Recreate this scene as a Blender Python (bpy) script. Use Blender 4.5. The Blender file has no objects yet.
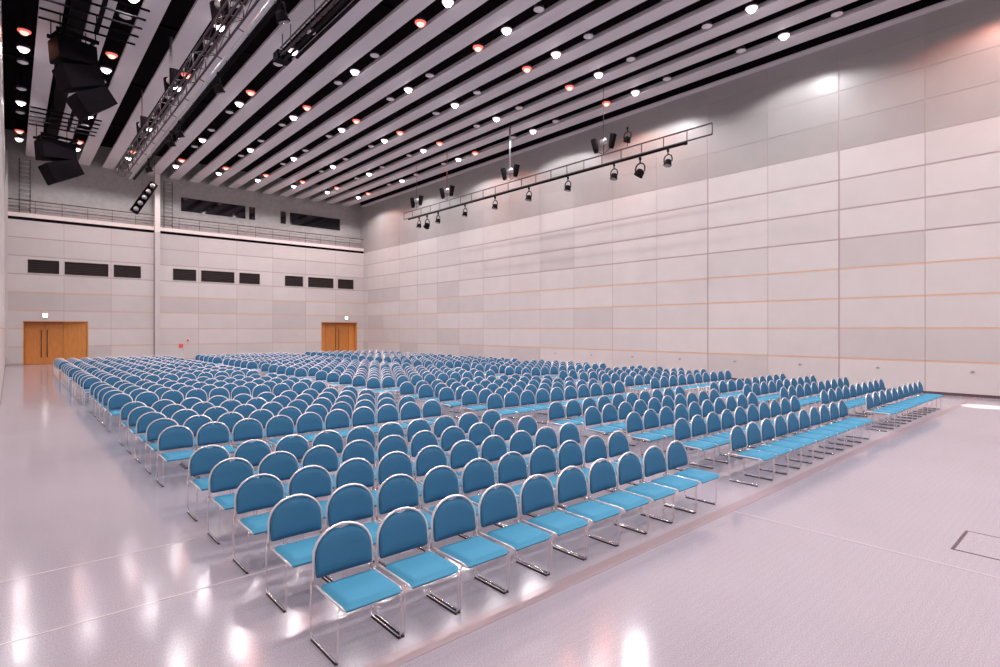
import bpy, math, random
from mathutils import Vector, Matrix
PI = math.pi
R = math.radians
S = 1.15                      # metres per wall module
random.seed(7)
sc = bpy.context.scene
COL = sc.collection

# ------------------------------------------------------------------ materials
def mat(name, col, rough=0.5, metal=0.0, spec=0.5, emis=None, es=0.0):
    m = bpy.data.materials.new(name); m.use_nodes = True
    b = m.node_tree.nodes['Principled BSDF']
    b.inputs['Base Color'].default_value = (*col, 1)
    b.inputs['Roughness'].default_value = rough
    b.inputs['Metallic'].default_value = metal
    b.inputs['Specular IOR Level'].default_value = spec
    if emis:
        b.inputs['Emission Color'].default_value = (*emis, 1)
        b.inputs['Emission Strength'].default_value = es
    return m

def noisy(m, scale=8.0, amt=0.12, detail=4, stretch=(1, 1, 1), bump=0.0, rough_amt=0.0):
    """vary a material's own colour with object-space noise"""
    nt = m.node_tree; b = nt.nodes['Principled BSDF']
    base = b.inputs['Base Color'].default_value[:3]
    tc = nt.nodes.new('ShaderNodeTexCoord'); mp = nt.nodes.new('ShaderNodeMapping')
    mp.inputs['Scale'].default_value = stretch
    n = nt.nodes.new('ShaderNodeTexNoise'); n.inputs['Scale'].default_value = scale; n.inputs['Detail'].default_value = detail
    rp = nt.nodes.new('ShaderNodeValToRGB')
    rp.color_ramp.elements[0].position = 0.3; rp.color_ramp.elements[1].position = 0.7
    rp.color_ramp.elements[0].color = (*[max(0, c * (1 - amt)) for c in base], 1)
    rp.color_ramp.elements[1].color = (*[min(1, c * (1 + amt)) for c in base], 1)
    nt.links.new(tc.outputs['Object'], mp.inputs['Vector']); nt.links.new(mp.outputs['Vector'], n.inputs['Vector'])
    nt.links.new(n.outputs['Fac'], rp.inputs['Fac']); nt.links.new(rp.outputs['Color'], b.inputs['Base Color'])
    if bump:
        bp = nt.nodes.new('ShaderNodeBump'); bp.inputs['Strength'].default_value = bump; bp.inputs['Distance'].default_value = 0.01
        nt.links.new(n.outputs['Fac'], bp.inputs['Height']); nt.links.new(bp.outputs['Normal'], b.inputs['Normal'])
    if rough_amt:
        r0 = b.inputs['Roughness'].default_value
        mr = nt.nodes.new('ShaderNodeMapRange')
        mr.inputs['To Min'].default_value = r0 - rough_amt; mr.inputs['To Max'].default_value = r0 + rough_amt
        nt.links.new(n.outputs['Fac'], mr.inputs['Value']); nt.links.new(mr.outputs['Result'], b.inputs['Roughness'])
    return m

M = {}
M['panel_a'] = noisy(mat('wall_panel_light', (.548, .520, .508), .38), 1.2, .025)
M['panel_b'] = noisy(mat('wall_panel_mid', (.520, .492, .482), .38), 1.2, .025)
M['panel_c'] = noisy(mat('wall_panel_dark', (.475, .446, .438), .38), 1.2, .025)
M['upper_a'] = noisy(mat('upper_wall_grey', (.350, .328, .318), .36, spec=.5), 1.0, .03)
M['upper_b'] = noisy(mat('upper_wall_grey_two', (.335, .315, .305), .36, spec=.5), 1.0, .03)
M['seam_grey'] = mat('seam_grey', (.40, .32, .325), .6)
M['seam_tan'] = mat('seam_tan', (.62, .40, .26), .5)
M['mesh_wall'] = noisy(mat('acoustic_wall', (.36, .345, .335), .7), 3, .10)
M['ledge'] = mat('ledge_pale', (.75, .68, .65), .5)
M['black'] = mat('black_void', (.006, .003, .005), .9, spec=.1)
M['matt_black'] = noisy(mat('matt_black_metal', (.005, .003, .005), .75, spec=.10), 5, .2)
M['box_black'] = noisy(mat('speaker_black', (.004, .002, .004), .7, spec=.08), 9, .2)
M['grille'] = noisy(mat('speaker_grille', (.006, .003, .006), .8, spec=.08), 60, .4)
M['slat'] = noisy(mat('ceiling_slat_grey', (.64, .59, .61), .55), 2, .04, stretch=(1, .1, 1))
M['slot'] = mat('slot_dark', (.030, .016, .018), .5)
M['louvre'] = mat('louvre_dark', (.030, .016, .018), .6)
M['booth_glass'] = mat('booth_glass', (.012, .010, .014), .06)
M['alu'] = noisy(mat('aluminium', (.62, .60, .62), .32, .9), 6, .1)
M['dark_alu'] = mat('dark_aluminium', (.075, .055, .065), .45, .5)
M['chrome'] = mat('chrome', (.88, .82, .82), .28, .85)
M['leg_steel'] = mat('leg_steel', (.90, .84, .85), .17, 1.0)
M['glide'] = mat('floor_glide_rubber', (.03, .018, .02), .6)
M['blue_lit'] = noisy(mat('chair_fabric_lit', (.058, .285, .450), .75, spec=.3), 260, .10, bump=.15)  # same cloth as the backs, painted lighter for light from above
M['blue_shaded'] = noisy(mat('chair_fabric_shaded', (.030, .142, .262), .75, spec=.3), 260, .10, bump=.15)  # same cloth as the seats, painted darker for shade on the upright pads
M['wood'] = noisy(mat('door_timber', (.52, .20, .045), .38), 3, .14, 6, (6, 6, .6))
M['wood_b'] = noisy(mat('door_timber_pale', (.60, .25, .06), .38), 3, .12, 6, (6, 6, .6))
M['handle'] = mat('door_handle_dark', (.07, .035, .02), .35, .4)
M['exit'] = mat('exit_lamp', (1, 1, 1), .5, emis=(1, .98, .95), es=4)
M['red'] = mat('alarm_red', (.75, .10, .10), .4)
M['housing'] = mat('downlight_housing', (.035, .028, .032), .45)
M['unlit'] = mat('downlight_unlit_lens', (.75, .70, .72), .3)
M['lamp_w'] = mat('lamp_white', (1, 1, 1), .5, emis=(1, .93, .96), es=22)
M['lamp_r'] = mat('lamp_red', (1, .4, .3), .5, emis=(1, .40, .34), es=2.3)
M['halo_rim_w'] = mat('lamp_white_halo_rim', (.9, .9, .9), .5, emis=(1, .72, .80), es=1.0)  # rim made to glow as the halo around the white lens
M['halo_rim_r'] = mat('lamp_red_halo_rim', (.9, .2, .2), .5, emis=(1, .13, .09), es=1.05)  # rim made to glow as the red halo around the lens
M['socket'] = mat('socket_grey', (.36, .32, .33), .5)
M['hatch'] = mat('hatch_frame', (.09, .055, .065), .5)
M['strip'] = mat('floor_strip_brown', (.37, .29, .31), .2)
M['seam_light'] = mat('floor_seam_pale', (.60, .54, .57), .25)
M['cable'] = mat('cable_brown', (.22, .08, .05), .6)
M['lens'] = mat('spot_lens', (.30, .30, .33), .08)
for k in ('halo_rim_w', 'halo_rim_r', 'exit'):
    try: M[k].cycles.emission_sampling = 'NONE'
    except Exception: pass

# floor: speckled lilac grey resin, polished
fm = mat('floor_resin', (.52, .455, .48), .16, spec=.55)
nt = fm.node_tree; b = nt.nodes['Principled BSDF']
tc = nt.nodes.new('ShaderNodeTexCoord')
n1 = nt.nodes.new('ShaderNodeTexNoise'); n1.inputs['Scale'].default_value = 105; n1.inputs['Detail'].default_value = 3
n2 = nt.nodes.new('ShaderNodeTexNoise'); n2.inputs['Scale'].default_value = .5; n2.inputs['Detail'].default_value = 4
r1 = nt.nodes.new('ShaderNodeValToRGB')
r1.color_ramp.elements[0].position = .3; r1.color_ramp.elements[0].color = (.300, .274, .312, 1)
r1.color_ramp.elements[1].position = .7; r1.color_ramp.elements[1].color = (.490, .455, .505, 1)
r2 = nt.nodes.new('ShaderNodeMapRange'); r2.inputs['To Min'].default_value = .90; r2.inputs['To Max'].default_value = 1.06
wv = nt.nodes.new('ShaderNodeTexWave'); wv.bands_direction = 'Y'; wv.inputs['Scale'].default_value = 4.2; wv.inputs['Distortion'].default_value = 1.2
r3 = nt.nodes.new('ShaderNodeMapRange'); r3.inputs['To Min'].default_value = .985; r3.inputs['To Max'].default_value = 1.01
m2 = nt.nodes.new('ShaderNodeMath'); m2.operation = 'MULTIPLY'
nt.links.new(tc.outputs['Object'], wv.inputs['Vector']); nt.links.new(wv.outputs['Fac'], r3.inputs['Value'])
nt.links.new(r3.outputs['Result'], m2.inputs[0]); nt.links.new(r2.outputs['Result'], m2.inputs[1])
mx = nt.nodes.new('ShaderNodeVectorMath'); mx.operation = 'SCALE'
rr = nt.nodes.new('ShaderNodeMapRange'); rr.inputs['To Min'].default_value = .105; rr.inputs['To Max'].default_value = .145
for n_ in (n1, n2): nt.links.new(tc.outputs['Object'], n_.inputs['Vector'])
nt.links.new(n1.outputs['Fac'], r1.inputs['Fac']); nt.links.new(n2.outputs['Fac'], r2.inputs['Value'])
nt.links.new(r1.outputs['Color'], mx.inputs[0]); nt.links.new(m2.outputs['Value'], mx.inputs['Scale'])
nt.links.new(mx.outputs['Vector'], b.inputs['Base Color'])
nt.links.new(n2.outputs['Fac'], rr.inputs['Value']); nt.links.new(rr.outputs['Result'], b.inputs['Roughness'])
M['floor'] = fm

# ------------------------------------------------------------------ mesh builder
class MB:
    def __init__(s): s.v = []; s.f = []; s.mi = []; s.sm = []
    def add(s, vs, fs, mi=0, smooth=False):
        o = len(s.v); s.v += [tuple(v) for v in vs]
        for f in fs: s.f.append(tuple(i + o for i in f)); s.mi.append(mi); s.sm.append(smooth)
    def box(s, x0, x1, y0, y1, z0, z1, mi=0):
        vs = [(x, y, z) for z in (z0, z1) for y in (y0, y1) for x in (x0, x1)]
        s.add(vs, [(0, 2, 3, 1), (4, 5, 7, 6), (0, 1, 5, 4), (2, 6, 7, 3), (0, 4, 6, 2), (1, 3, 7, 5)], mi)
    def obox(s, c, ax, ay, az, mi=0):
        c, ax, ay, az = map(Vector, (c, ax, ay, az))
        vs = [c + ax * i + ay * j + az * k for k in (-1, 1) for j in (-1, 1) for i in (-1, 1)]
        s.add(vs, [(0, 2, 3, 1), (4, 5, 7, 6), (0, 1, 5, 4), (2, 6, 7, 3), (0, 4, 6, 2), (1, 3, 7, 5)], mi)
    def tube(s, pts, r, n=8, mi=0, cap=True, closed=False):
        pts = [Vector(p) for p in pts]; k = len(pts); rings = []
        for i, p in enumerate(pts):
            a = pts[i - 1] if (i > 0 or closed) else p
            c = pts[(i + 1) % k] if (i < k - 1 or closed) else p
            t = (c - a).normalized() if (c - a).length > 1e-9 else Vector((0, 0, 1))
            u = t.cross(Vector((0, 0, 1)))
            if u.length < .05: u = t.cross(Vector((0, 1, 0)))
            if i and u.dot(prev) < 0 and abs(u.normalized().dot(prev)) > .3: u = -u
            # parallel transport keeps rings untwisted
            if i:
                u = (prev - t * prev.dot(t))
                if u.length < 1e-6: u = t.orthogonal()
            u.normalize(); prev = u; w = t.cross(u)
            rr_ = r[i] if isinstance(r, (list, tuple)) else r
            rings.append([p + u * (rr_ * math.cos(2 * PI * j / n)) + w * (rr_ * math.sin(2 * PI * j / n)) for j in range(n)])
        vs = [v for g in rings for v in g]; fs = []
        m_ = k if closed else k - 1
        for i in range(m_):
            a = i * n; c = ((i + 1) % k) * n
            for j in range(n): fs.append((a + j, a + (j + 1) % n, c + (j + 1) % n, c + j))
        if cap and not closed:
            fs.append(tuple(reversed(range(n)))); fs.append(tuple(range((k - 1) * n, k * n)))
        s.add(vs, fs, mi, True)
    def lathe(s, c, prof, n=16, mi=0, axis=(0, 0, 1)):
        ax = Vector(axis).normalized(); u = ax.orthogonal().normalized(); w = ax.cross(u); c = Vector(c)
        vs = []
        for (rad, h) in prof:
            for j in range(n):
                a = 2 * PI * j / n
                vs.append(c + ax * h + u * (rad * math.cos(a)) + w * (rad * math.sin(a)))
        fs = []
        for i in range(len(prof) - 1):
            for j in range(n): fs.append((i * n + j, i * n + (j + 1) % n, (i + 1) * n + (j + 1) % n, (i + 1) * n + j))
        if prof[0][0] > 1e-6: fs.append(tuple(reversed(range(n))))
        if prof[-1][0] > 1e-6: fs.append(tuple(range((len(prof) - 1) * n, len(prof) * n)))
        s.add(vs, fs, mi, True)
    def mesh(s, name, mats):
        me = bpy.data.meshes.new(name); me.from_pydata(s.v, [], s.f)
        for m_ in (mats if isinstance(mats, (list, tuple)) else [mats]): me.materials.append(m_)
        me.polygons.foreach_set('material_index', s.mi); me.polygons.foreach_set('use_smooth', s.sm)
        me.update(); return me
    def build(s, name, mats, parent=None, loc=None, rot=None):
        o = bpy.data.objects.new(name, s.mesh(name, mats)); COL.objects.link(o)
        if parent: o.parent = parent
        if loc: o.location = loc
        if rot: o.rotation_euler = rot
        return o

def empty(name, loc=(0, 0, 0), rz=0):
    o = bpy.data.objects.new(name, None); COL.objects.link(o); o.location = loc; o.rotation_euler = (0, 0, rz)
    o.empty_display_size = .1
    return o
def tag(o, label, cat, group=None, kind=None):
    o['label'] = label; o['category'] = cat
    if group: o['group'] = group
    if kind: o['kind'] = kind
    return o
def struct(o, label=None):
    o['kind'] = 'structure'
    if label: o['label'] = label
    return o
def copy_tree(o, parent=None):
    c = o.copy(); COL.objects.link(c)
    if parent: c.parent = parent
    for ch in list(o.children): copy_tree(ch, c)
    return c

ORD = ['first', 'second', 'third', 'fourth', 'fifth', 'sixth', 'seventh', 'eighth', 'ninth', 'tenth', 'eleventh', 'twelfth',
       'thirteenth', 'fourteenth', 'fifteenth', 'sixteenth', 'seventeenth', 'eighteenth', 'nineteenth', 'twentieth']

# ------------------------------------------------------------------ room shell (in modules u, times S)
XL, XR, YB, YF = -.20 * S, 21.0 * S, 40.09 * S, -14.0 * S
ZC = 11.6 * S        # underside of the ceiling slats
ZV = 12.9 * S        # black deck above
fb = MB(); fb.box(XL - .4, XR + .4, YF - .4, YB + .4, -.15, 0); struct(fb.build('floor', M['floor']))
cb = MB(); cb.box(XL - .4, XR + .4, YF - .4, YB + .4, ZV, ZV + .2); struct(cb.build('ceiling', M['black']))

PM = [M['panel_a'], M['panel_b'], M['panel_c'], M['seam_grey'], M['seam_tan'], M['upper_a'], M['upper_b'], M['black']]
def panel_wall(name, axis, plane, sign, joints, zmax=12.2, wide=(), upper=True, holes=()):
    """axis 'y': wall runs along Y at X=plane; axis 'x': runs along X at Y=plane. sign = direction into the room"""
    mb = MB(); t = .10
    def slab(a0, a1, z0, z1, d0, d1, mi):
        # d = distance from the plane into the room
        p0, p1 = sorted((plane + sign * d0, plane + sign * d1))
        if axis == 'y': mb.box(p0, p1, a0, a1, z0, z1, mi)
        else: mb.box(a0, a1, p0, p1, z0, z1, mi)
    def put(a0, a1, z0, z1, d0, d1, mi):
        # cut the rectangle round the holes
        rects = [(a0, a1, z0, z1)]
        for (h0, h1, k0, k1) in holes:
            nxt = []
            for (p, q, r_, s_) in rects:
                if h1 <= p or h0 >= q or k1 <= r_ or k0 >= s_: nxt.append((p, q, r_, s_)); continue
                if h0 > p: nxt.append((p, h0, r_, s_))
                if h1 < q: nxt.append((h1, q, r_, s_))
                m0, m1 = max(p, h0), min(q, h1)
                if k0 > r_: nxt.append((m0, m1, r_, k0))
                if k1 < s_: nxt.append((m0, m1, k1, s_))
            rects = nxt
        for (p, q, r_, s_) in rects:
            if q - p > .004 and s_ - r_ > .004: slab(p, q, r_, s_, d0, d1, mi)
    lo, hi = joints[0], joints[-1]
    # backing behind the open joints: tan lower down, grey above
    put(lo, hi, 0.0, zmax * S, -t, .002, 3)
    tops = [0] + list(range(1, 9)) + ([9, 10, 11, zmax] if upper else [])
    rnd = random.Random(hash(name) % 1000 if False else len(name) * 13 + 5)
    for j in range(len(joints) - 1):
        a0, a1 = joints[j] + .012, joints[j + 1] - .012
        if joints[j] in wide: a0 += .02
        if joints[j + 1] in wide: a1 -= .02
        for i in range(len(tops) - 1):
            z0, z1 = tops[i] * S, tops[i + 1] * S
            g = .030 if i < 8 else .008
            if i == 0: z0 += .10
            zz0 = z0 + (g if i else 0); zz1 = z1 - (g if i < 7 else .006)
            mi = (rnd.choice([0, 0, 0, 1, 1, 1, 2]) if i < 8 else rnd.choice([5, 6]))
            put(a0, a1, zz0, zz1, -.012, .012, mi)
            if 1 <= i <= 4: put(a0, a1, z0 - .026, z0 + .026, -.012, .006, 4)     # tan reveal strips
    return struct(mb.build(name, PM))

J0 = 4.12
jy = [J0 * S + 2.35 * S * k for k in range(-7, 17)]
jy = [y for y in jy if YF < y < YB - .3]
jr = [YF] + jy + [YB]
panel_wall('wall_right', 'y', XR, -1, jr, wide=(jy[[round(y, 2) for y in jy].index(round(J0 * S + 2.35 * S * 3, 2))],
           jy[[round(y, 2) for y in jy].index(round((J0 + 2.35) * S, 2))]))
panel_wall('wall_left', 'y', XL, 1, jr)
# back wall with openings for the doors and slot windows
SLOT = [(.71, 2.13), (2.31, 4.42), (4.62, 6.06), (7.72, 9.11), (9.33, 11.44), (11.68, 13.10), (14.77, 16.17), (16.47, 18.52), (18.80, 20.18)]
DOOR = [(.55, 3.42, 2.42), (17.52, 20.42, 2.50)]
holes = [(a * S, b_ * S, 5.05 * S, 5.85 * S) for a, b_ in SLOT] + [(a * S, b_ * S, 0, h * S) for a, b_, h in DOOR]
jb = [XL] + [2.31 * S, 4.52 * S, 6.88 * S, 9.22 * S, 11.56 * S, 13.95 * S, 16.32 * S, 18.66 * S] + [XR]
panel_wall('wall_back', 'x', YB, -1, jb, zmax=8, upper=False, holes=holes)
wf = MB(); wf.box(XL, XR, YF - .2, YF, 0, ZV); struct(wf.build('wall_front', M['panel_b']))
ob = MB()
ob.box(XR + .10, XR + .3, YF, YB + 1.2, 0, ZV); struct(ob.build('wall_right_backing', M['panel_c'])) if False else None

# upper back wall, set back behind the gallery ledge, with the booth windows
UB = YB + .55
UW = [(8.28, 12.28), (12.48, 12.92), (14.64, 15.07), (15.32, 19.26)]
ub = MB(); zw0, zw1 = 9.60 * S, 10.52 * S
xs = [XL] + [v * S for w in UW for v in w] + [XR]
ub.box(XL, XR, UB, UB + .15, 8.0 * S, zw0); ub.box(XL, XR, UB, UB + .15, zw1, ZV)
for i in range(0, len(xs), 2): ub.box(xs[i], xs[i + 1], UB, UB + .15, zw0, zw1)
ub.box(XR, XR + .12, YB - .01, UB + .15, 7.9 * S, ZV, 0); ub.box(XL - .12, XL, YB - .01, UB + .15, 7.9 * S, ZV, 0)
# fine joint ribs of the acoustic facing (surface pattern)
x = XL + .3
while x < XR:
    if not any(a * S - .05 < x < b_ * S + .05 for a, b_ in UW): ub.box(x, x + .012, UB - .012, UB, 8.0 * S, ZC, 1)
    x += .58 * S / 1.0
for z in (8.6, 9.2, 10.9, 11.3): ub.box(XL, XR, UB - .010, UB, z * S, z * S + .012, 1)
struct(ub.build('wall_back_upper', [M['mesh_wall'], M['seam_grey']]))
# gallery floor slab / ledge: pale fascia over a black band painted for the shadow beneath
g1 = MB(); g1.box(XL, XR, YB - .03, UB + .1, 8.12 * S, 8.34 * S); struct(g1.build('trim_1', M['ledge']))
g2 = MB(); g2.box(XL, XR, YB - .016, UB, 7.95 * S, 8.12 * S); struct(g2.build('trim_2', M['black']))
# full-height guide column on the back wall
c1 = MB(); c1.box(6.74 * S, 7.02 * S, YB - .22, YB, 0, 8.0 * S, 0); c1.box(6.74 * S, 7.02 * S, YB - .22, YB + .1, 8.0 * S, ZC + .3, 1)
c1.box(6.70 * S, 6.735 * S, YB - .05, YB - .012, 0, 8.0 * S, 2)
struct(c1.build('trim_3', [M['panel_b'], M['ledge'], M['seam_grey']]))
# pale vertical guide at the far left corner
c2 = MB(); c2.box(XL + .012, XL + .14, YB - .30, YB - .012, .4, ZC); struct(c2.build('trim_4', M['panel_b']))
# skirting: dark recess line along the right and left wall foot
s1 = MB(); s1.box(XR - .010, XR + .0, YF, YB, 0, .10); struct(s1.build('baseboard_right', M['hatch']))
s2 = MB(); s2.box(XL, XL + .010, YF, YB, 0, .10); struct(s2.build('baseboard_left', M['slot']))
# metal cornice under the slats along the right wall
s3 = MB(); s3.box(XR - .34, XR, YF, YB, ZC + .02, ZC + .09); struct(s3.build('trim_5', M['slat']))

s4 = MB(); s4.box(XR - .33, XR, YF, YB, ZC + .092, ZV); struct(s4.build('trim_10', M['black']))  # black strip added so the lit wall above the cornice reads as dark void
# floor strips and seams
f1 = MB(); f1.box(XL, XR, 2.84 * S, 2.97 * S, 0, .003); struct(f1.build('trim_6', M['strip']))
f2 = MB(); f2.box(XL, XR, 4.672 * S, 4.686 * S, 0, .003); struct(f2.build('trim_7', M['seam_light']))
f3 = MB(); f3.box(5.885 * S, 5.900 * S, YF, 2.84 * S, 0, .003); struct(f3.build('trim_8', M['seam_light']))
f4 = MB(); f4.box(XL, 1.5, 5.834 * S, 5.846 * S, 0, .003); struct(f4.build('trim_9', M['seam_light']))

# slot windows
for i, (a, b_) in enumerate(SLOT):
    a *= S; b_ *= S; z0, z1 = 5.05 * S, 5.85 * S; w = MB(); e = .035
    w.box(a, b_, YB - .03, YB + .10, z0, z0 + e); w.box(a, b_, YB - .03, YB + .10, z1 - e, z1)
    w.box(a, a + e, YB - .03, YB + .10, z0 + e, z1 - e); w.box(b_ - e, b_, YB - .03, YB + .10, z0 + e, z1 - e)
    o = struct(w.build('window_%d' % (i + 1), M['panel_b']))
    p = MB(); p.box(a + e, b_ - e, YB + .085, YB + .10, z0 + e, z1 - e, 0)
    n = 7
    for k in range(n):
        z = z0 + e + (z1 - z0 - 2 * e) * (k + .5) / n
        p.obox(((a + b_) / 2, YB + .05, z), ((b_ - a) / 2 - e, 0, 0), (0, .03, .012), (0, -.002, .006), 1)
    p.build('louvre_panel', [M['slot'], M['louvre']], o)
# booth windows
for i, (a, b_) in enumerate(UW):
    a *= S; b_ *= S; w = MB(); e = .06
    w.box(a - e, b_ + e, UB - .05, UB + .1, zw0 - e, zw0 + .01); w.box(a - e, b_ + e, UB - .05, UB + .1, zw1 - .01, zw1 + e)
    w.box(a - e, a + .01, UB - .05, UB + .1, zw0, zw1); w.box(b_ - .01, b_ + e, UB - .05, UB + .1, zw0, zw1)
    o = struct(w.build('window_%d' % (i + 10), M['mesh_wall']))
    p = MB(); p.box(a, b_, UB + .05, UB + .07, zw0, zw1); p.build('pane', M['booth_glass'], o)

# doors in timber-lined recesses
def door(idx, x0, x1, h, leaves, panel):
    dz = h * S; D = .55; x0 *= S; x1 *= S
    w = MB(); e = .05
    w.box(x0, x0 + e, YB - .03, YB + D, 0, dz, 1); w.box(x1 - e, x1, YB - .03, YB + D, 0, dz, 1)
    w.box(x0, x1, YB - .03, YB + D, dz - e, dz, 0); w.box(x0, x1, YB + D - .02, YB + D + .1, 0, dz, 0)
    o = struct(w.build('door_%d' % idx, [M['wood'], M['wood_b']]))
    a, b_ = leaves[0] * S, leaves[1] * S; mid = (a + b_) / 2
    for k, (p, q) in enumerate(((a + .01, mid - .006), (mid + .006, b_ - .01))):
        l = MB(); l.box(p, q, YB + D - .10, YB + D - .045, .01, dz - .10)
        lo = l.build('door_leaf', M['wood'], o)
        hx = (q - .14) if k == 0 else (p + .14)
        hb = MB(); hb.tube([(hx, YB + D - .15, .45), (hx, YB + D - .15, dz - .55)], .022, 8)
        for z in (.6, dz - .7): hb.tube([(hx, YB + D - .15, z), (hx, YB + D - .095, z)], .012, 6)
        hb.build('door_handle', M['handle'], lo)
    for (p, q, sl) in panel:
        p *= S; q *= S; s_ = MB()
        s_.add([(p, YB + D - .11, .0), (q, YB + D - sl, .0), (q, YB + D - sl, dz - .05), (p, YB + D - .11, dz - .05),
                (p, YB + D - .02, .0), (q, YB + D - sl + .05, .0), (q, YB + D - sl + .05, dz - .05), (p, YB + D - .02, dz - .05)],
               [(0, 1, 2, 3), (5, 4, 7, 6), (1, 5, 6, 2), (4, 0, 3, 7), (3, 2, 6, 7), (4, 5, 1, 0)])
        s_.build('side_panel', M['wood_b'], o)
door(1, .55, 3.42, 2.42, (.62, 2.30), [(2.31, 3.36, .50)])
door(2, 17.52, 20.42, 2.50, (18.00, 19.90), [(17.58, 17.98, .12), (19.92, 20.36, .12)])
for (x, z, lab) in ((1.48, 2.74, 'small square white glowing exit lamp above the left timber doors'), (19.51, 2.84, 'small square white glowing exit lamp above the right timber doors')):
    e = empty('exit_light', (x * S, YB - .008, z * S)); tag(e, lab, 'exit sign', 'exit lamps above the doors')
    q = MB(); q.box(-.13, .13, -.07, 0, -.13, .13); q.build('lamp_housing', M['ledge'], e)
    q = MB(); q.box(-.115, .115, -.075, -.069, -.115, .115); q.build('lamp_face', M['exit'], e)
# red alarm fittings on the back wall
e = empty('alarm_lamp', (8.6 * S, YB - .008, 1.27 * S)); tag(e, 'small round red alarm lamp on the pale back wall, above a red call box', 'alarm lamp')
q = MB(); q.lathe((0, 0, 0), [(.11, 0), (.11, .03), (.09, .05)], 16, 0, (0, -1, 0)); q.build('base_ring', M['ledge'], e)
q = MB(); q.lathe((0, -.05, 0), [(.085, 0), (.07, .05), (.03, .075), (0, .08)], 16, 0, (0, -1, 0)); q.build('lens', M['red'], e)
e = empty('call_box', (8.2 * S, YB - .008, .92 * S)); tag(e, 'small square red call box on the back wall, below the round red lamp', 'call box')
q = MB(); q.box(-.13, .13, -.06, 0, -.13, .13); q.build('case', M['red'], e)
q = MB(); q.lathe((0, -.06, 0), [(.05, 0), (.045, .012), (0, .014)], 14, 0, (0, -1, 0)); q.build('push_button', M['red'], e)

# gallery railing
e = empty('gallery_railing', (XL, YB + .05, 8.34 * S)); tag(e, 'thin grey metal railing along the gallery ledge on the back wall', 'railing')
L = XR - XL
q = MB(); q.tube([(0, 0, .82), (L, 0, .82)], .028, 8); q.build('top_rail', M['dark_alu'], e)
q = MB()
for z in (.2, .4, .6): q.tube([(0, 0, z), (L, 0, z)], .010, 6)
q.build('lower_rail', M['dark_alu'], e)
k = 0
while k * 1.35 < L:
    q = MB(); q.tube([(.1 + k * 1.35, 0, 0), (.1 + k * 1.35, 0, .82)], .014, 6); q.build('post', M['dark_alu'], e); k += 1
# wall ladders up to the ceiling
for x, lab in ((.62, 'grey wall ladder rising above the gallery in the left corner'), (7.55, 'grey wall ladder above the gallery beside the white column')):
    e = empty('wall_ladder', (x * S, UB - .16, 8.34 * S)); tag(e, lab, 'ladder', 'ladders on the upper back wall')
    for sx in (-.26, .26):
        q = MB(); q.tube([(sx, 0, 0), (sx, 0, 3.5)], .022, 6); q.build('ladder_rail', M['dark_alu'], e)
    q = MB()
    for i in range(12): q.tube([(-.26, 0, .15 + i * .29), (.26, 0, .15 + i * .29)], .022, 6)
    q.build('rungs', M['alu'], e)
    for i in (1, 5, 9):
        for sx in (-.26, .26):
            q = MB(); q.tube([(sx, 0, .15 + i * .29), (sx, .155, .15 + i * .29)], .014, 6); q.build('wall_bracket', M['dark_alu'], e)

# ------------------------------------------------------------------ ceiling slats
C0, P = .35, 2.318
rowx = [C0 + P * i for i in range(9)]
ns = 0
edges = [(-.05, .07)]
slats = []
for i in range(9):
    c = C0 + P * i
    slats += [(c + .30, c + .87), (c + 1.46, c + 2.03)]
slats = [s_ for s_ in slats if s_[1] < 20.7]
slats[-1] = (19.27, 19.96)
for i, (a, b_) in enumerate(slats):
    q = MB(); q.box(a * S, b_ * S, YF, YB + .5, ZC, ZC + .11)
    q.box((a + .05) * S, (a + .08) * S, YF, YB + .5, ZC + .11, ZC + .20); q.box((b_ - .08) * S, (b_ - .05) * S, YF, YB + .5, ZC + .11, ZC + .20)
    o = q.build('ceiling_slat', M['slat'])
    tag(o, 'long pale grey ceiling slat, %s one counted from the left wall' % ORD[i], 'ceiling slat', 'parallel ceiling slats')
# hangers of the slats up to the deck are part of the ceiling
hb = MB()
for (a, b_) in slats:
    y = YF + 2
    while y < YB:
        hb.tube([((a + b_) / 2 * S, y, ZC + .1), ((a + b_) / 2 * S, y, ZV)], .008, 5); y += 3.9
# cross ducts in the dark void
for y in (3.0, 9.5, 15.5, 21.5, 27.5, 33.5): hb.box(XL, XR, y * S, y * S + .12, ZC + .62, ZC + .74)
o = hb.build('ceiling', M['matt_black']); struct(o)

# ------------------------------------------------------------------ downlights
def make_downlight(lm, rm, lit):
    e = bpy.data.objects.new('ceiling_downlight', None); COL.objects.link(e); e.empty_display_size = .1
    r0 = .170 if lit else .150
    q = MB(); q.lathe((0, 0, 0), [(r0 + .035, .0), (r0 + .045, .015), (r0 + .02, .10), (.05, .20), (.02, .42)], 16); q.build('lamp_housing', M['housing'], e)
    q = MB(); q.lathe((0, 0, 0), [(r0 + .030, 0), (r0 + .034, -.012), (r0 + .020, -.045), (r0 * .80, -.060)] if lit else [(r0 + .030, 0), (r0 + .036, -.008), (r0 + .02, -.02), (r0 - .01, -.022)], 18)
    q.build('lamp_rim', rm, e)
    dp, rl = (.105, r0 * .82) if lit else (.05, r0)
    q = MB(); q.lathe((0, 0, -.055 if lit else -.018), [(0, -dp), (rl * .4, -dp * .93), (rl * .7, -dp * .72), (rl * .9, -dp * .42), (rl, 0)], 18)
    q.build('lens', lm, e)
    q = MB(); q.tube([(0, 0, .42), (0, 0, ZV - ZC - .02)], .012, 5); q.build('hanging_rod', M['matt_black'], e)
    return e
proto = {'w': make_downlight(M['lamp_w'], M['halo_rim_w'], True), 'r': make_downlight(M['lamp_r'], M['halo_rim_r'], True), 'u': make_downlight(M['unlit'], M['unlit'], False)}
usedp = set()
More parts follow.
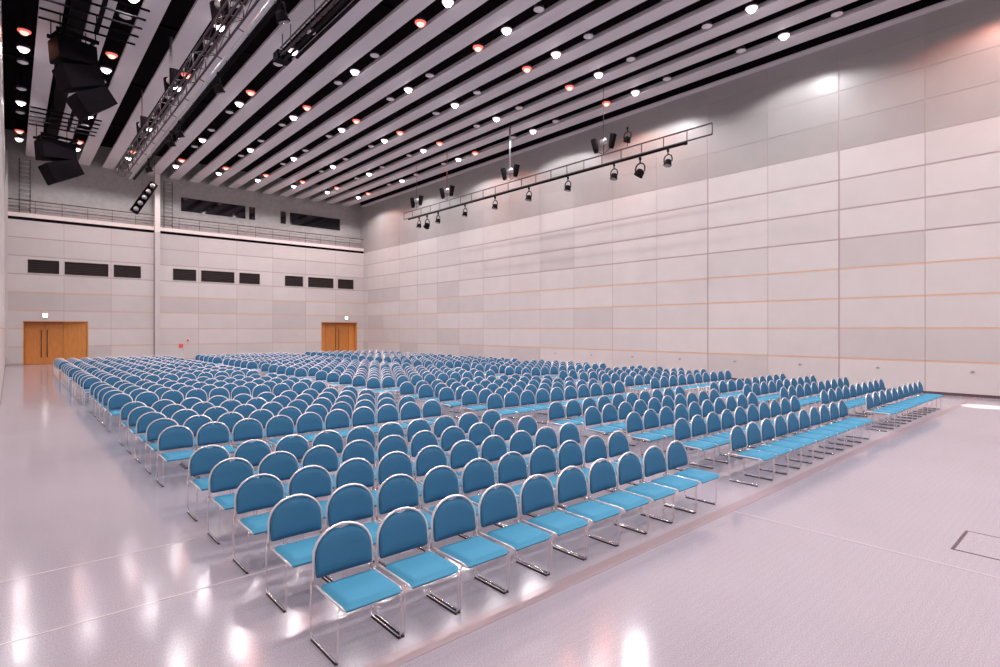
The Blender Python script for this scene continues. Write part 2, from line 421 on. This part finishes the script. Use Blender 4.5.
LY = [(37.0, 'w'), (35.5, 'r'), (31.0, 'w'), (25.0, 'w'), (23.5, 'r'), (19.05, 'w'), (14.65, 'r'), (13.2, 'w'), (7.45, 'w'), (2.7, 'r'), (1.2, 'w'), (-4.4, 'w'), (-8.9, 'r'), (-10.4, 'w')]
UY = [32.6, 29.35, 26.4, 20.45, 17.55, 11.75, 8.87, 5.9]
POW = {'w': 190, 'r': 66, 'W': 580, 'R': 290}
lightdata = {}
for k in 'wrWR':
    ld = bpy.data.lights.new('downlight_beam_' + {'w': 'white', 'r': 'red', 'W': 'white_wall_row', 'R': 'red_wall_row'}[k], 'SPOT'); ld.energy = POW[k]
    ld.color = (1.0, .965, 1.0) if k in 'wW' else (1, .36, .24)
    ld.spot_size = R(150); ld.spot_blend = .25; ld.shadow_soft_size = .13
    lightdata[k] = ld
for ri, x in enumerate(rowx):
    for li, (lst, is_un) in enumerate(((LY, False), (UY, True))):
        wn = 0; rn = 0
        for yi, it in enumerate(lst):
            y, k = (it, 'u') if is_un else it
            dx = {8: .06, 7: .03}.get(ri, 0)
            if k in usedp: o = copy_tree(proto[k])
            else: o = proto[k]; usedp.add(k)
            zl = ZC - (.04 if k != 'u' else .0)
            o.location = ((x + dx) * S, y * S, zl)
            nm = {'w': 'glowing white round', 'r': 'glowing red round', 'u': 'unlit grey round'}[k]
            if k == 'w': n_ = wn; wn += 1
            elif k == 'r': n_ = rn; rn += 1
            else: n_ = yi
            tag(o, '%s downlight, %s from the back wall, %s lamp row from the left wall' % (nm, ORD[n_], ORD[ri]), 'ceiling light',
                {'w': 'white downlights in the ceiling', 'r': 'red downlights in the ceiling', 'u': 'unlit downlights in the ceiling'}[k])
            if not is_un:
                lo = bpy.data.objects.new('downlight_beam', lightdata[k.upper() if ri == 8 else k]); COL.objects.link(lo); lo.parent = o; lo.location = (0, 0, -.19)
# narrow accent beam making the bright pool by the right wall
ld = bpy.data.lights.new('accent_beam', 'SPOT'); ld.energy = 26000; ld.spot_size = R(5.2); ld.spot_blend = .4; ld.color = (1, .95, .96); ld.shadow_soft_size = .03
e = empty('accent_spotlight', (18.62 * S, 2.42 * S, ZC - .02)); tag(e, 'slim narrow-beam ceiling spotlight nearest the right wall, out of view', 'ceiling light')
q = MB(); q.lathe((0, 0, 0), [(.09, 0), (.10, .03), (.10, .35), (.03, .4)], 14); q.build('lamp_housing', M['housing'], e)
q = MB(); q.lathe((0, 0, -.004), [(0, -.01), (.08, 0)], 14); q.build('lens', M['lamp_w'], e)
lo = bpy.data.objects.new('accent_beam', ld); COL.objects.link(lo); lo.parent = e; lo.location = (0, 0, -.05)

# ------------------------------------------------------------------ chairs
CP, RP = .454 * S, .817 * S
def pad_back(n=12, rows=7, th=.034):
    mb = MB(); w = .226; zb, zc, r = .452, .578, .203
    fr, bk = [], []
    def rec(z): return -.055 * (1 - (z - .44) / .35)
    for j in range(rows + 1):
        for i in range(n + 1):
            u = -1 + 2 * i / n; x = w * math.sin(u * PI / 2)
            zt = zc + r * max(0, math.cos(u * PI / 2)) ** .92 - .026 * math.exp(-(x / .040) ** 2)
            b0 = zb + .018 * abs(u) ** 8
            v = j / rows; z = b0 + (zt - b0) * v
            y = rec(z) + .012 * (1 - (x / w) ** 2)          # gently dished
            edge = 1 - max(abs(u) ** 6, (2 * v - 1) ** 6)
            fr.append((x, y - .004 - th * .5 * math.sqrt(max(edge, 0)), z))
            bk.append((x, y + .004 + th * .4 * math.sqrt(max(edge, 0)), z))
    N = n + 1; fs = []; o = len(fr)
    for j in range(rows):
        for i in range(n):
            a = j * N + i; fs.append((a, a + 1, a + N + 1, a + N)); fs.append((o + a, o + a + N, o + a + N + 1, o + a + 1))
    for i in range(n):
        fs.append((i, o + i, o + i + 1, i + 1)); a = rows * N + i; fs.append((a, a + 1, o + a + 1, o + a))
    for j in range(rows):
        a = j * N; fs.append((a, a + N, o + a + N, o + a)); a = j * N + n; fs.append((a, o + a, o + a + N, a + N))
    mb.add(fr + bk, fs, 0, True); return mb
def pad_seat(n=8):
    mb = MB(); w, y0, y1 = .219, -.515, -.100
    vs, fs = [], []
    for s_ in (1, -1):
        for j in range(n + 1):
            for i in range(n + 1):
                u, v = -1 + 2 * i / n, -1 + 2 * j / n
                e_ = max(0, 1 - max(abs(u), abs(v)) ** 5) ** .5
                x = w * math.sin(u * PI / 2) if abs(u) < 1 else w * u
                y = (y0 + y1) / 2 + (y1 - y0) / 2 * math.sin(v * PI / 2)
                z = .398 + (.032 * e_ if s_ > 0 else -.030 * e_) - .012 * max(0, -v - .4)
                vs.append((x, y, z))
    N = n + 1; o = N * N
    for j in range(n):
        for i in range(n):
            a = j * N + i; fs.append((a, a + 1, a + N + 1, a + N)); fs.append((o + a, o + a + N, o + a + N + 1, o + a + 1))
    for i in range(n):
        fs += [(i, o + i, o + i + 1, i + 1), (n * N + i, n * N + i + 1, o + n * N + i + 1, o + n * N + i)]
        fs += [(i * N, (i + 1) * N, o + (i + 1) * N, o + i * N), (i * N + n, o + i * N + n, o + (i + 1) * N + n, (i + 1) * N + n)]
    mb.add(vs, fs, 0, True); return mb
def arch_pts(n=12):
    w, zc, r = .236, .582, .212
    pts = [(-w, -.012, .40), (-w, -.035, .47)]
    for i in range(n + 1):
        u = -1 + 2 * i / n; z = zc + r * max(0, math.cos(u * PI / 2)) ** .92
        pts.append((w * math.sin(u * PI / 2), -.050 * (1 - (z - .44) / .35), z))
    pts += [(w, -.035, .47), (w, -.012, .40)]
    return pts
def leg_pts(sx, full=True):
    x = sx * .245
    if not full: return [(x, .0, .42), (x, 0, .015), (x, -.45, .015), (x, -.45, .385)]
    return [(x * .985, -.008, .42), (x, 0, .30), (x, 0, .06), (x, -.010, .028), (x, -.035, .016), (x, -.415, .016), (x, -.440, .028), (x, -.450, .06), (x, -.450, .36), (x * .97, -.452, .388)]
def make_chair():
    e = bpy.data.objects.new('stacking_chair', None); COL.objects.link(e); e.empty_display_size = .1
    pad_seat().build('seat', M['blue_lit'], e)
    pad_back().build('backrest', M['blue_shaded'], e)
    q = MB(); q.tube(arch_pts(), .0105, 8)
    q.build('back_frame', M['chrome'], e)
    q = MB()
    for sx in (-1, 1): q.tube([(sx * .236, -.004, .405), (sx * .228, -.10, .402), (sx * .228, -.46, .396), (sx * .222, -.485, .385), (sx * .19, -.492, .374), (0, -.492, .372)], .0095, 7)
    q.tube([(-.222, -.11, .392), (.222, -.11, .392)], .010, 6); q.tube([(-.238, -.45, .383), (.238, -.45, .383)], .010, 6)
    q.build('seat_frame', M['chrome'], e)
    for sx in (-1, 1):
        q = MB(); q.tube(leg_pts(sx), .0066, 7); l = q.build('leg', M['leg_steel'], e)
        q = MB(); q.box(sx * .245 - .010, sx * .245 + .010, -.432, -.018, 0, .0085)
        q.build('floor_glide', M['glide'], l)
    return e
XB = [1.654, 7.252, 12.90]; YG = [3.459 + 4.93 * g for g in range(6)]
BN = ['left', 'middle', 'right']
GN = ['front', 'second', 'third']
chair = make_chair(); first = True
def place(g, b_, r, c):
    global first
    o = chair if first else copy_tree(chair); first = False
    o.location = ((XB[b_] + .454 * c) * S, (YG[g] + .817 * r) * S, 0)
    tag(o, 'blue padded chrome chair, %s from left in %s row of %s %s seating block' % (ORD[c], ORD[r], GN[g], BN[b_]), 'chair', 'blue stacking chairs in rows')
near = [(0, 0), (0, 1), (0, 2), (1, 0), (1, 1), (2, 0)]
for g, b_ in near:
    for r in range(5):
        for c in range(10): place(g, b_, r, c)
# the remaining 600 chairs, further away, in one object
base = MB()
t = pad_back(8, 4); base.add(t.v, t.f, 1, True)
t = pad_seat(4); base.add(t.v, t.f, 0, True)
base.tube(arch_pts(8), .012, 5, 2)
for sx in (-1, 1):
    base.tube(leg_pts(sx, False), .0085, 4, 2)
    base.tube([(sx * .222, -.004, .405), (sx * .222, -.49, .396)], .010, 4, 2)
base.tube([(-.222, -.51, .388), (.222, -.51, .388)], .010, 4, 2)
far = MB()
for g in range(6):
    for b_ in range(3):
        if (g, b_) in near: continue
        for r in range(5):
            for c in range(10):
                dx, dy = (XB[b_] + .454 * c) * S, (YG[g] + .817 * r) * S; o_ = len(far.v)
                far.v += [(v[0] + dx, v[1] + dy, v[2]) for v in base.v]
                far.f += [tuple(i + o_ for i in f_) for f_ in base.f]; far.mi += base.mi; far.sm += base.sm
o = far.build('stacking_chair', [M['blue_lit'], M['blue_shaded'], M['chrome']])
tag(o, 'dense field of blue chairs filling the rear rows towards the back wall', 'chair', 'blue stacking chairs in rows', 'stuff')

# ------------------------------------------------------------------ rigging
def truss(name, label, x, y0, y1, zt, zb, mt, step=.55, width=.0, group=None):
    e = empty(name, (x * S, y0 * S, zb * S)); tag(e, label, 'truss', group)
    L_ = (y1 - y0) * S; H = (zt - zb) * S; W = width
    offs = (-W / 2, W / 2) if W else (0,)
    for dx in offs:
        for z in (0, H):
            q = MB(); q.tube([(dx, 0, z), (dx, L_, z)], .034, 8); q.build('chord', mt, e)
    q = MB(); n = int(L_ / (step * S))
    for dx in offs:
        for i in range(n + 1):
            y = L_ * i / n; q.tube([(dx, y, 0), (dx, y, H)], .022, 6)
    if W:
        for i in range(n + 1):
            y = L_ * i / n
            for z in (0, H): q.tube([(-W / 2, y, z), (W / 2, y, z)], .014, 5)
            if i < n:
                for dx in offs: q.tube([(dx, y, 0 if i % 2 else H), (dx, L_ * (i + 1) / n, H if i % 2 else 0)], .012, 5)
    q.build('lattice', mt, e)
    return e
def spotlight(x, y, zp, label, tiltx=0.0, tilty=0.0, big=False, group='spotlights hung from the right lighting pipe'):
    """lamp hung by a yoke under a pipe at height zp (modules)"""
    e = empty('stage_spotlight', (x * S, y * S, zp * S)); tag(e, label, 'spotlight', group)
    k = 1.25 if big else 1.0
    q = MB(); q.tube([(0, -.03, 0), (0, .03, 0)], .055 * k, 10); q.box(-.02 * k, .02 * k, -.02, .02, -.17 * k, 0); q.build('clamp', M['matt_black'], e)
    q = MB(); pts = []
    for i in range(9):
        a = PI * i / 8; pts.append((0, -.185 * k * math.cos(a), -.33 * k + .17 * k * math.sin(a)))
    pts = [(0, -.185 * k, -.46 * k)] + pts + [(0, .185 * k, -.46 * k)]
    q.tube(pts, .024 * k, 6); q.build('yoke', M['matt_black'], e)
    ax = Vector((tiltx, tilty, -1)).normalized(); c = Vector((0, 0, -.47 * k))
    q = MB(); q.lathe(c, [(.05 * k, -.11 * k), (.12 * k, -.08 * k), (.145 * k, -.01 * k), (.145 * k, .09 * k), (.165 * k, .11 * k), (.16 * k, .15 * k)], 14, 0, ax)
    q.build('lamp_can', M['matt_black'], e)
    q = MB(); q.lathe(c + ax * .152 * k, [(.135 * k, 0), (0, .02 * k)], 14, 0, ax); q.build('lens', M['lens'], e)
    return e
TX = 17.8
truss('lighting_truss', 'long grey ladder truss hanging in front of the right wall', TX, 9.32, 28.9, 8.95, 8.57, M['dark_alu'], .90)
e = empty('lighting_pipe', (TX * S - .22, 10.2 * S, 8.44 * S)); tag(e, 'long dark lighting pipe carrying spotlights below the right truss', 'pipe')
q = MB(); q.tube([(0, 0, 0), (0, 17.9 * S, 0)], .052, 10); q.build('pipe', M['matt_black'], e)
q = MB(); q.lathe((0, -.01, 0), [(.075, -.05), (.075, .05)], 12, 0, (0, 1, 0)); q.build('end_cap', M['matt_black'], e)
q = MB()
for i in range(10):
    y = (.8 + i * 1.8) * S; q.tube([(0, y, .04), (.165, y, .13)], .018, 6)
q.build('bracket', M['dark_alu'], e)
PX = TX - .22 / S
fx = [(10.88, 0, .5, 0), (12.05, 1, 0, .8), (13.24, 0, .4, 0), (15.62, 0, .3, .1), (17.96, 0, .4, 0), (20.3, 0, .3, 0), (22.66, 0, .3, .1), (25.06, 0, .4, 0), (26.13, 1, 0, .9), (26.95, 0, .3, 0)]
small = 0
for i, (y, bg, tx, ty) in enumerate(fx):
    if bg: lab = 'larger tilted black spotlight under the right pipe, %s end of the room' % ('nearer the camera' if i == 1 else 'far')
    else: lab = 'black yoke spotlight on the right pipe, %s small one from its near end' % ORD[small]; small += 1
    spotlight(PX, y, 8.44 - (.055 + .058 * (1.25 if bg else 1)) / S, lab, -tx * .6, ty, bool(bg))
# hoists with their cable baskets above the truss
def hoist(x, y, zb, label, rod, col, group='hoists above the right lighting truss'):
    e = empty('chain_hoist', (x * S, y * S, zb * S)); tag(e, label, 'hoist', group)
    q = MB(); q.lathe((0, 0, .42), [(.06, -.16), (.13, -.13), (.14, .12), (.06, .17)], 12, 0, (0, 1, 0)); q.build('motor', M['alu'], e)
    for sy in (-1, 1):
        q = MB(); q.lathe((0, sy * .42, .02), [(.10, 0), (.13, .10), (.16, .62), (.15, .64), (.12, .12), (0, .06)], 12, 0, (0, sy * .22, 1)); q.build('cable_basket', M['matt_black'], e)
        q = MB(); q.tube([(0, sy * .44, .1), (0, sy * .15, -.08), (0, 0, -.1)], .018, 6); q.build('arm', M['dark_alu'], e)
    q = MB(); q.tube([(0, 0, -.139), (0, 0, .3)], .02, 6); q.tube([(0, 0, .5), (0, 0, ZC - zb * S + .05)], rod, 8, 1); q.build('hanging_cable', [M['dark_alu'], M[col]], e)
    return e
hoist(TX, 13.9, 9.1, 'chain hoist with black baskets above right truss, nearest the camera', .012, 'dark_alu')
hoist(TX, 19.44, 9.12, 'chain hoist with thick silver hanging tube above the right truss middle', .05, 'alu')
hoist(TX, 24.5, 9.12, 'chain hoist with brown hanging cable above the right truss', .022, 'cable')
hoist(TX, 27.5, 9.12, 'chain hoist above the far end of the right truss', .012, 'dark_alu')
e = spotlight(TX, 12.75, 9.70, 'small dark spotlight perched above the right truss near its near hoist', .2, .5, False, 'spotlights on top of the trusses')
q = MB(); q.tube([(0, 0, -.0), (0, 0, -.815)], .018, 6); q.build('stem', M['dark_alu'], e)

# left truss, polished, with its lamps and hanging tubes
LXu = 4.0
truss('lighting_truss', 'dark box truss with silver pipe beside it, hanging on the left', LXu, 10.5, 32.0, 9.70, 9.32, M['dark_alu'], 1.1, .36)
e = empty('lighting_pipe', (LXu * S + .42, 10.2 * S, 9.28 * S)); tag(e, 'polished silver lighting pipe hanging beside the left box truss', 'pipe')
q = MB(); q.tube([(0, 0, 0), (0, 21.9 * S, 0)], .055, 10); q.build('pipe', M['alu'], e)
q = MB(); q.tube([(.16, 0, -.06), (.16, 21.6 * S, -.06)], .060, 8); q.build('cable_bundle', M['matt_black'], e)
for i in range(12):
    q = MB(); y = (.6 + 1.85 * i) * S; q.tube([(-.20, y, .12), (0, y, .05), (.16, y, .0)], .018, 6); q.build('bracket', M['dark_alu'], e)
for i, (y, lab) in enumerate(((12.0, 'first'), (16.8, 'second'), (21.6, 'third'), (22.9, 'fourth'), (27.2, 'fifth'))):
    spotlight(LXu + .42 / S, y, 9.10, 'dark spotlight under the left silver pipe, %s from its near end' % lab, .4, .1, False, 'spotlights hung from the left pipe')
hoist(LXu, 20.98, 9.855, 'chain hoist with thick silver hanging tube above the left truss', .05, 'alu', 'hoists above the left truss')
hoist(LXu, 26.35, 9.855, 'chain hoist with brown hanging cable above the left truss', .022, 'cable', 'hoists above the left truss')
hoist(LXu, 15.2, 9.855, 'chain hoist with silver tube above the left truss, nearest the camera', .05, 'alu', 'hoists above the left truss')

# dark batten bundle close under the slats, centre left
e = empty('lighting_batten', (6.62 * S, 7.0 * S, 10.75 * S)); tag(e, 'dark lighting batten close under the slats, ending mid-ceiling', 'batten')
q = MB()
for dx, dz in ((-.13, 0), (.13, 0), (-.13, .28), (.13, .28)): q.tube([(dx, 0, dz), (dx, 11.0 * S, dz)], .032, 8)
q.build('chord', M['dark_alu'], e)
q = MB()
zz = []
for i in range(30):
    y = i * 11.0 * S / 29; zz += [(-.13, y, 0), (.13, y, 0), (.13, y, .28), (-.13, y, .28)] if i % 2 == 0 else [(-.13, y, .28), (.13, y, .28), (.13, y, 0), (-.13, y, 0)]
q.tube(zz, .016, 5)
q.build('lattice', M['matt_black'], e)
q = MB(); q.tube([(.30, 0, -.10), (.30, 10.6 * S, -.10)], .06, 8); q.tube([(.0, 0, -.14), (0, 10.9 * S, -.14)], .05, 8); q.build('cable_bundle', M['matt_black'], e)
for i in range(6):
    y = (1.2 + i * 1.85) * S
    q = MB(); q.tube([(0, y, .28), (0, y, .95)], .015, 5); q.build('hanger', M['dark_alu'], e)
e = empty('end_motor', (6.66 * S, 18.25 * S, 10.72 * S)); tag(e, 'dark blocky motor box at the far end of the centre batten', 'motor')
q = MB(); q.obox((0, 0, .12), (.26, 0, 0), (0, .24, 0), (0, 0, .16)); q.build('motor_case', M['matt_black'], e)
q = MB(); q.lathe((-.10, -.24, .12), [(.10, 0), (.13, .02), (.13, .10), (.05, .13)], 12, 0, (0, 0, 1)); q.build('winch_drum', M['dark_alu'], e)
q = MB(); q.tube([(0, 0, .28), (0, 0, 1.0)], .02, 6); q.build('hanger', M['dark_alu'], e)

# short flood-light bar hung slantwise near the back wall
p0 = Vector((5.22 * S, 37.0 * S, 8.55 * S)); p1 = Vector((6.22 * S, 37.0 * S, 10.35 * S))
e = empty('flood_bar', p0); tag(e, 'short slanting dark bar of flood lamps hanging beside the white column', 'lamp bar')
d = p1 - p0; dn = d.normalized(); sd = Vector((dn.z, 0, -dn.x))
q = MB()
q.obox(d / 2 + Vector((0, .12, 0)), d / 2, sd * .24, (0, .02, 0))
for k in (-.22, .22): q.tube([sd * k, d + sd * k], .04, 6)
for i in range(9): q.tube([d * (i / 8) - sd * .17, d * (i / 8) + sd * .17], .018, 5)
q.build('bar_frame', M['matt_black'], e)
for i in range(5):
    c = d * ((i + .5) / 5)
    q = MB(); q.lathe(c + Vector((0, .02, 0)), [(.05, -.12), (.14, -.08), (.17, .10)], 12, 0, (0, -1, 0)); h_ = q.build('flood_lamp', M['matt_black'], e)
    q = MB(); q.lathe(c + Vector((0, -.085, 0)), [(.15, 0), (0, .02)], 12, 0, (0, -1, 0)); q.build('reflector', M['lens'], h_)
q = MB(); q.tube([d, (d.x, 0, ZC - p0.z + .1)], .014, 5); q.tube([d * .4, (d.x * .4, 0, ZC - p0.z + .1)], .008, 5); q.build('hanging_cable', M['dark_alu'], e)

# loudspeaker arrays on rigging frames
def array(x, y, ztop, label, boxes, scale, group='hanging loudspeaker arrays'):
    e = empty('speaker_array', (x * S, y * S, ztop), R(104)); tag(e, label, 'loudspeaker', group)
    W, Hh, D = .95 * scale, .78 * scale, 1.12 * scale
    q = MB()
    for dx in (-.42 * scale, .42 * scale): q.box(dx - .05, dx + .05, -.6 * scale, .6 * scale, -.12, 0)
    for dy in (-.5 * scale, 0, .5 * scale): q.box(-.5 * scale, .5 * scale, dy - .04, dy + .04, -.10, -.02)
    q.build('flying_frame', M['matt_black'], e)
    q = MB()
    for dx in (-.42 * scale, .42 * scale):
        for dy in (-.5 * scale, .5 * scale): q.tube([(dx, dy, 0), (dx, dy, ZC - ztop + .3)], .02, 5)
    q.build('hanging_chain', M['matt_black'], e)
    y_, z_ = .0, -.16
    for (ang) in boxes:
        a = R(ang); fwd = Vector((0, math.cos(a), -math.sin(a))); up = Vector((0, math.sin(a), math.cos(a)))
        c = Vector((0, y_, z_)) - up * Hh / 2
        q = MB()
        # trapezoid cabinet: back narrower than the front
        vs = []
        for sgn_f, hw, hh in ((-1, W * .38, Hh * .40), (1, W * .5, Hh * .49)):
            for sx, sz in ((-1, -1), (1, -1), (1, 1), (-1, 1)):
                vs.append(c + fwd * (sgn_f * D / 2) + Vector((sx * hw, 0, 0)) + up * (sz * hh))
        q.add(vs, [(3, 2, 1, 0), (4, 5, 6, 7), (0, 1, 5, 4), (1, 2, 6, 5), (2, 3, 7, 6), (3, 0, 4, 7)])
        cab = q.build('cabinet', M['box_black'], e)
        q = MB(); q.obox(c + fwd * (D / 2 + .012), (W * .47, 0, 0), up * (Hh * .44), fwd * .012); q.build('grille', M['grille'], cab)
        q = MB()
        for sx in (-1, 1): q.obox(c + Vector((sx * W * .455, 0, 0)) - fwd * .05, (.012, 0, 0), up * .05, fwd * .12)
        q.build('side_handle', M['matt_black'], cab)
        y_ -= math.sin(a) * Hh; z_ -= math.cos(a) * Hh + .02
    return e
array(1.50, 22.0, 11.15 * S, 'large black three-box loudspeaker array hanging nearer the camera', (4, 22, 36), 1.06)
array(1.62, 33.4, 10.95 * S, 'smaller-looking black two-box loudspeaker array hanging near the back wall', (4, 26), 1.35)
# dark rigging frames over the arrays
def grid(y, n, label, z=11.05):
    e = empty('rigging_frame', (.0, y * S, z * S)); tag(e, label, 'rigging frame', 'dark rigging frames above the loudspeakers')
    for i in range(n):
        q = MB(); q.tube([(.62 * S, i * .62 * S, 0), (3.0 * S, i * .62 * S, 0)], .04, 8); q.build('cross_bar', M['matt_black'], e)
    q = MB()
    for x_ in (1.35, 2.0): q.box(x_ * S - .06, x_ * S + .06, -.2, (n - 1) * .62 * S + .2, .04, .16)
    q.build('long_beam', M['matt_black'], e)
    q = MB()
    for x_ in (1.35, 2.0):
        for yy in (0, (n - 1) * .62 * S): q.tube([(x_ * S, yy, .1), (x_ * S, yy, (12.4 - z) * S)], .02, 5)
    q.build('hanger', M['matt_black'], e)
grid(18.5, 5, 'dark barred rigging frame above the nearer loudspeaker array')
grid(29.5, 5, 'dark barred rigging frame above the far loudspeaker array', 11.0)
# black cable tray between the two arrays, along the ceiling
q = MB(); q.box(1.37 * S, 1.79 * S, YF, YB, ZC - .02, ZC + .10)
tag(q.build('cable_tray', M['matt_black']), 'long black tray along the ceiling above the loudspeakers', 'cable tray')

# ------------------------------------------------------------------ small wall and floor fittings
for i in range(8):
    y = 3.0 + 2.355 * i
    e = empty('wall_socket', (XR - .012, y * S, .73 * S)); tag(e, 'small grey wall socket low on the right wall, %s from the camera end' % ORD[i], 'wall socket', 'sockets low on the right wall')
    q = MB(); q.box(-.022, 0, -.055, .055, -.035, .035); q.build('cover_plate', M['socket'], e)
    q = MB(); q.lathe((-.022, 0, 0), [(.018, 0), (.017, .008), (0, .009)], 12, 0, (-1, 0, 0)); q.build('plug_hole', M['hatch'], e)
# flush floor hatch
hx0, hx1 = 6.35 * S, 7.03 * S; hy0, hy1 = -.6 * S, 1.06 * S
e = empty('floor_hatch', (hx0, hy0, 0)); tag(e, 'flush rectangular floor hatch with dark outline near the right picture edge', 'floor hatch')
w_, l_ = hx1 - hx0, hy1 - hy0; q = MB()
q.box(0, w_, l_ - .03, l_, 0, .005); q.box(0, w_, 0, .012, 0, .005); q.box(0, .010, .012, l_ - .03, 0, .005); q.box(w_ - .010, w_, .012, l_ - .03, 0, .005)
q.build('hatch_frame', M['hatch'], e)
q = MB(); q.box(.010, w_ - .010, .012, l_ - .03, 0, .003); q.build('hatch_cover', M['floor'], e)

# ------------------------------------------------------------------ world, camera, colour
w = bpy.data.worlds.new('room_dark'); sc.world = w; w.use_nodes = True
w.node_tree.nodes['Background'].inputs['Color'].default_value = (0, 0, 0, 1)
w.node_tree.nodes['Background'].inputs['Strength'].default_value = 0
cam = bpy.data.cameras.new('camera'); co = bpy.data.objects.new('camera', cam); COL.objects.link(co)
co.location = (0, 0, 1.98 * S); co.rotation_euler = (R(90), 0, -R(41.45))
cam.sensor_width = 36; cam.lens = 555.1 * .036; cam.shift_y = -.0045; cam.clip_start = .05; cam.clip_end = 300
sc.camera = co
sc.view_settings.view_transform = 'Standard'; sc.view_settings.look = 'None'
sc.view_settings.gamma = 1; sc.view_settings.use_curve_mapping = False
sc.view_settings.exposure = -0.02
sc.cycles.use_denoising = True
sc.cycles.max_bounces = 10; sc.cycles.diffuse_bounces = 6; sc.cycles.glossy_bounces = 4
sc.cycles.sample_clamp_indirect = 6
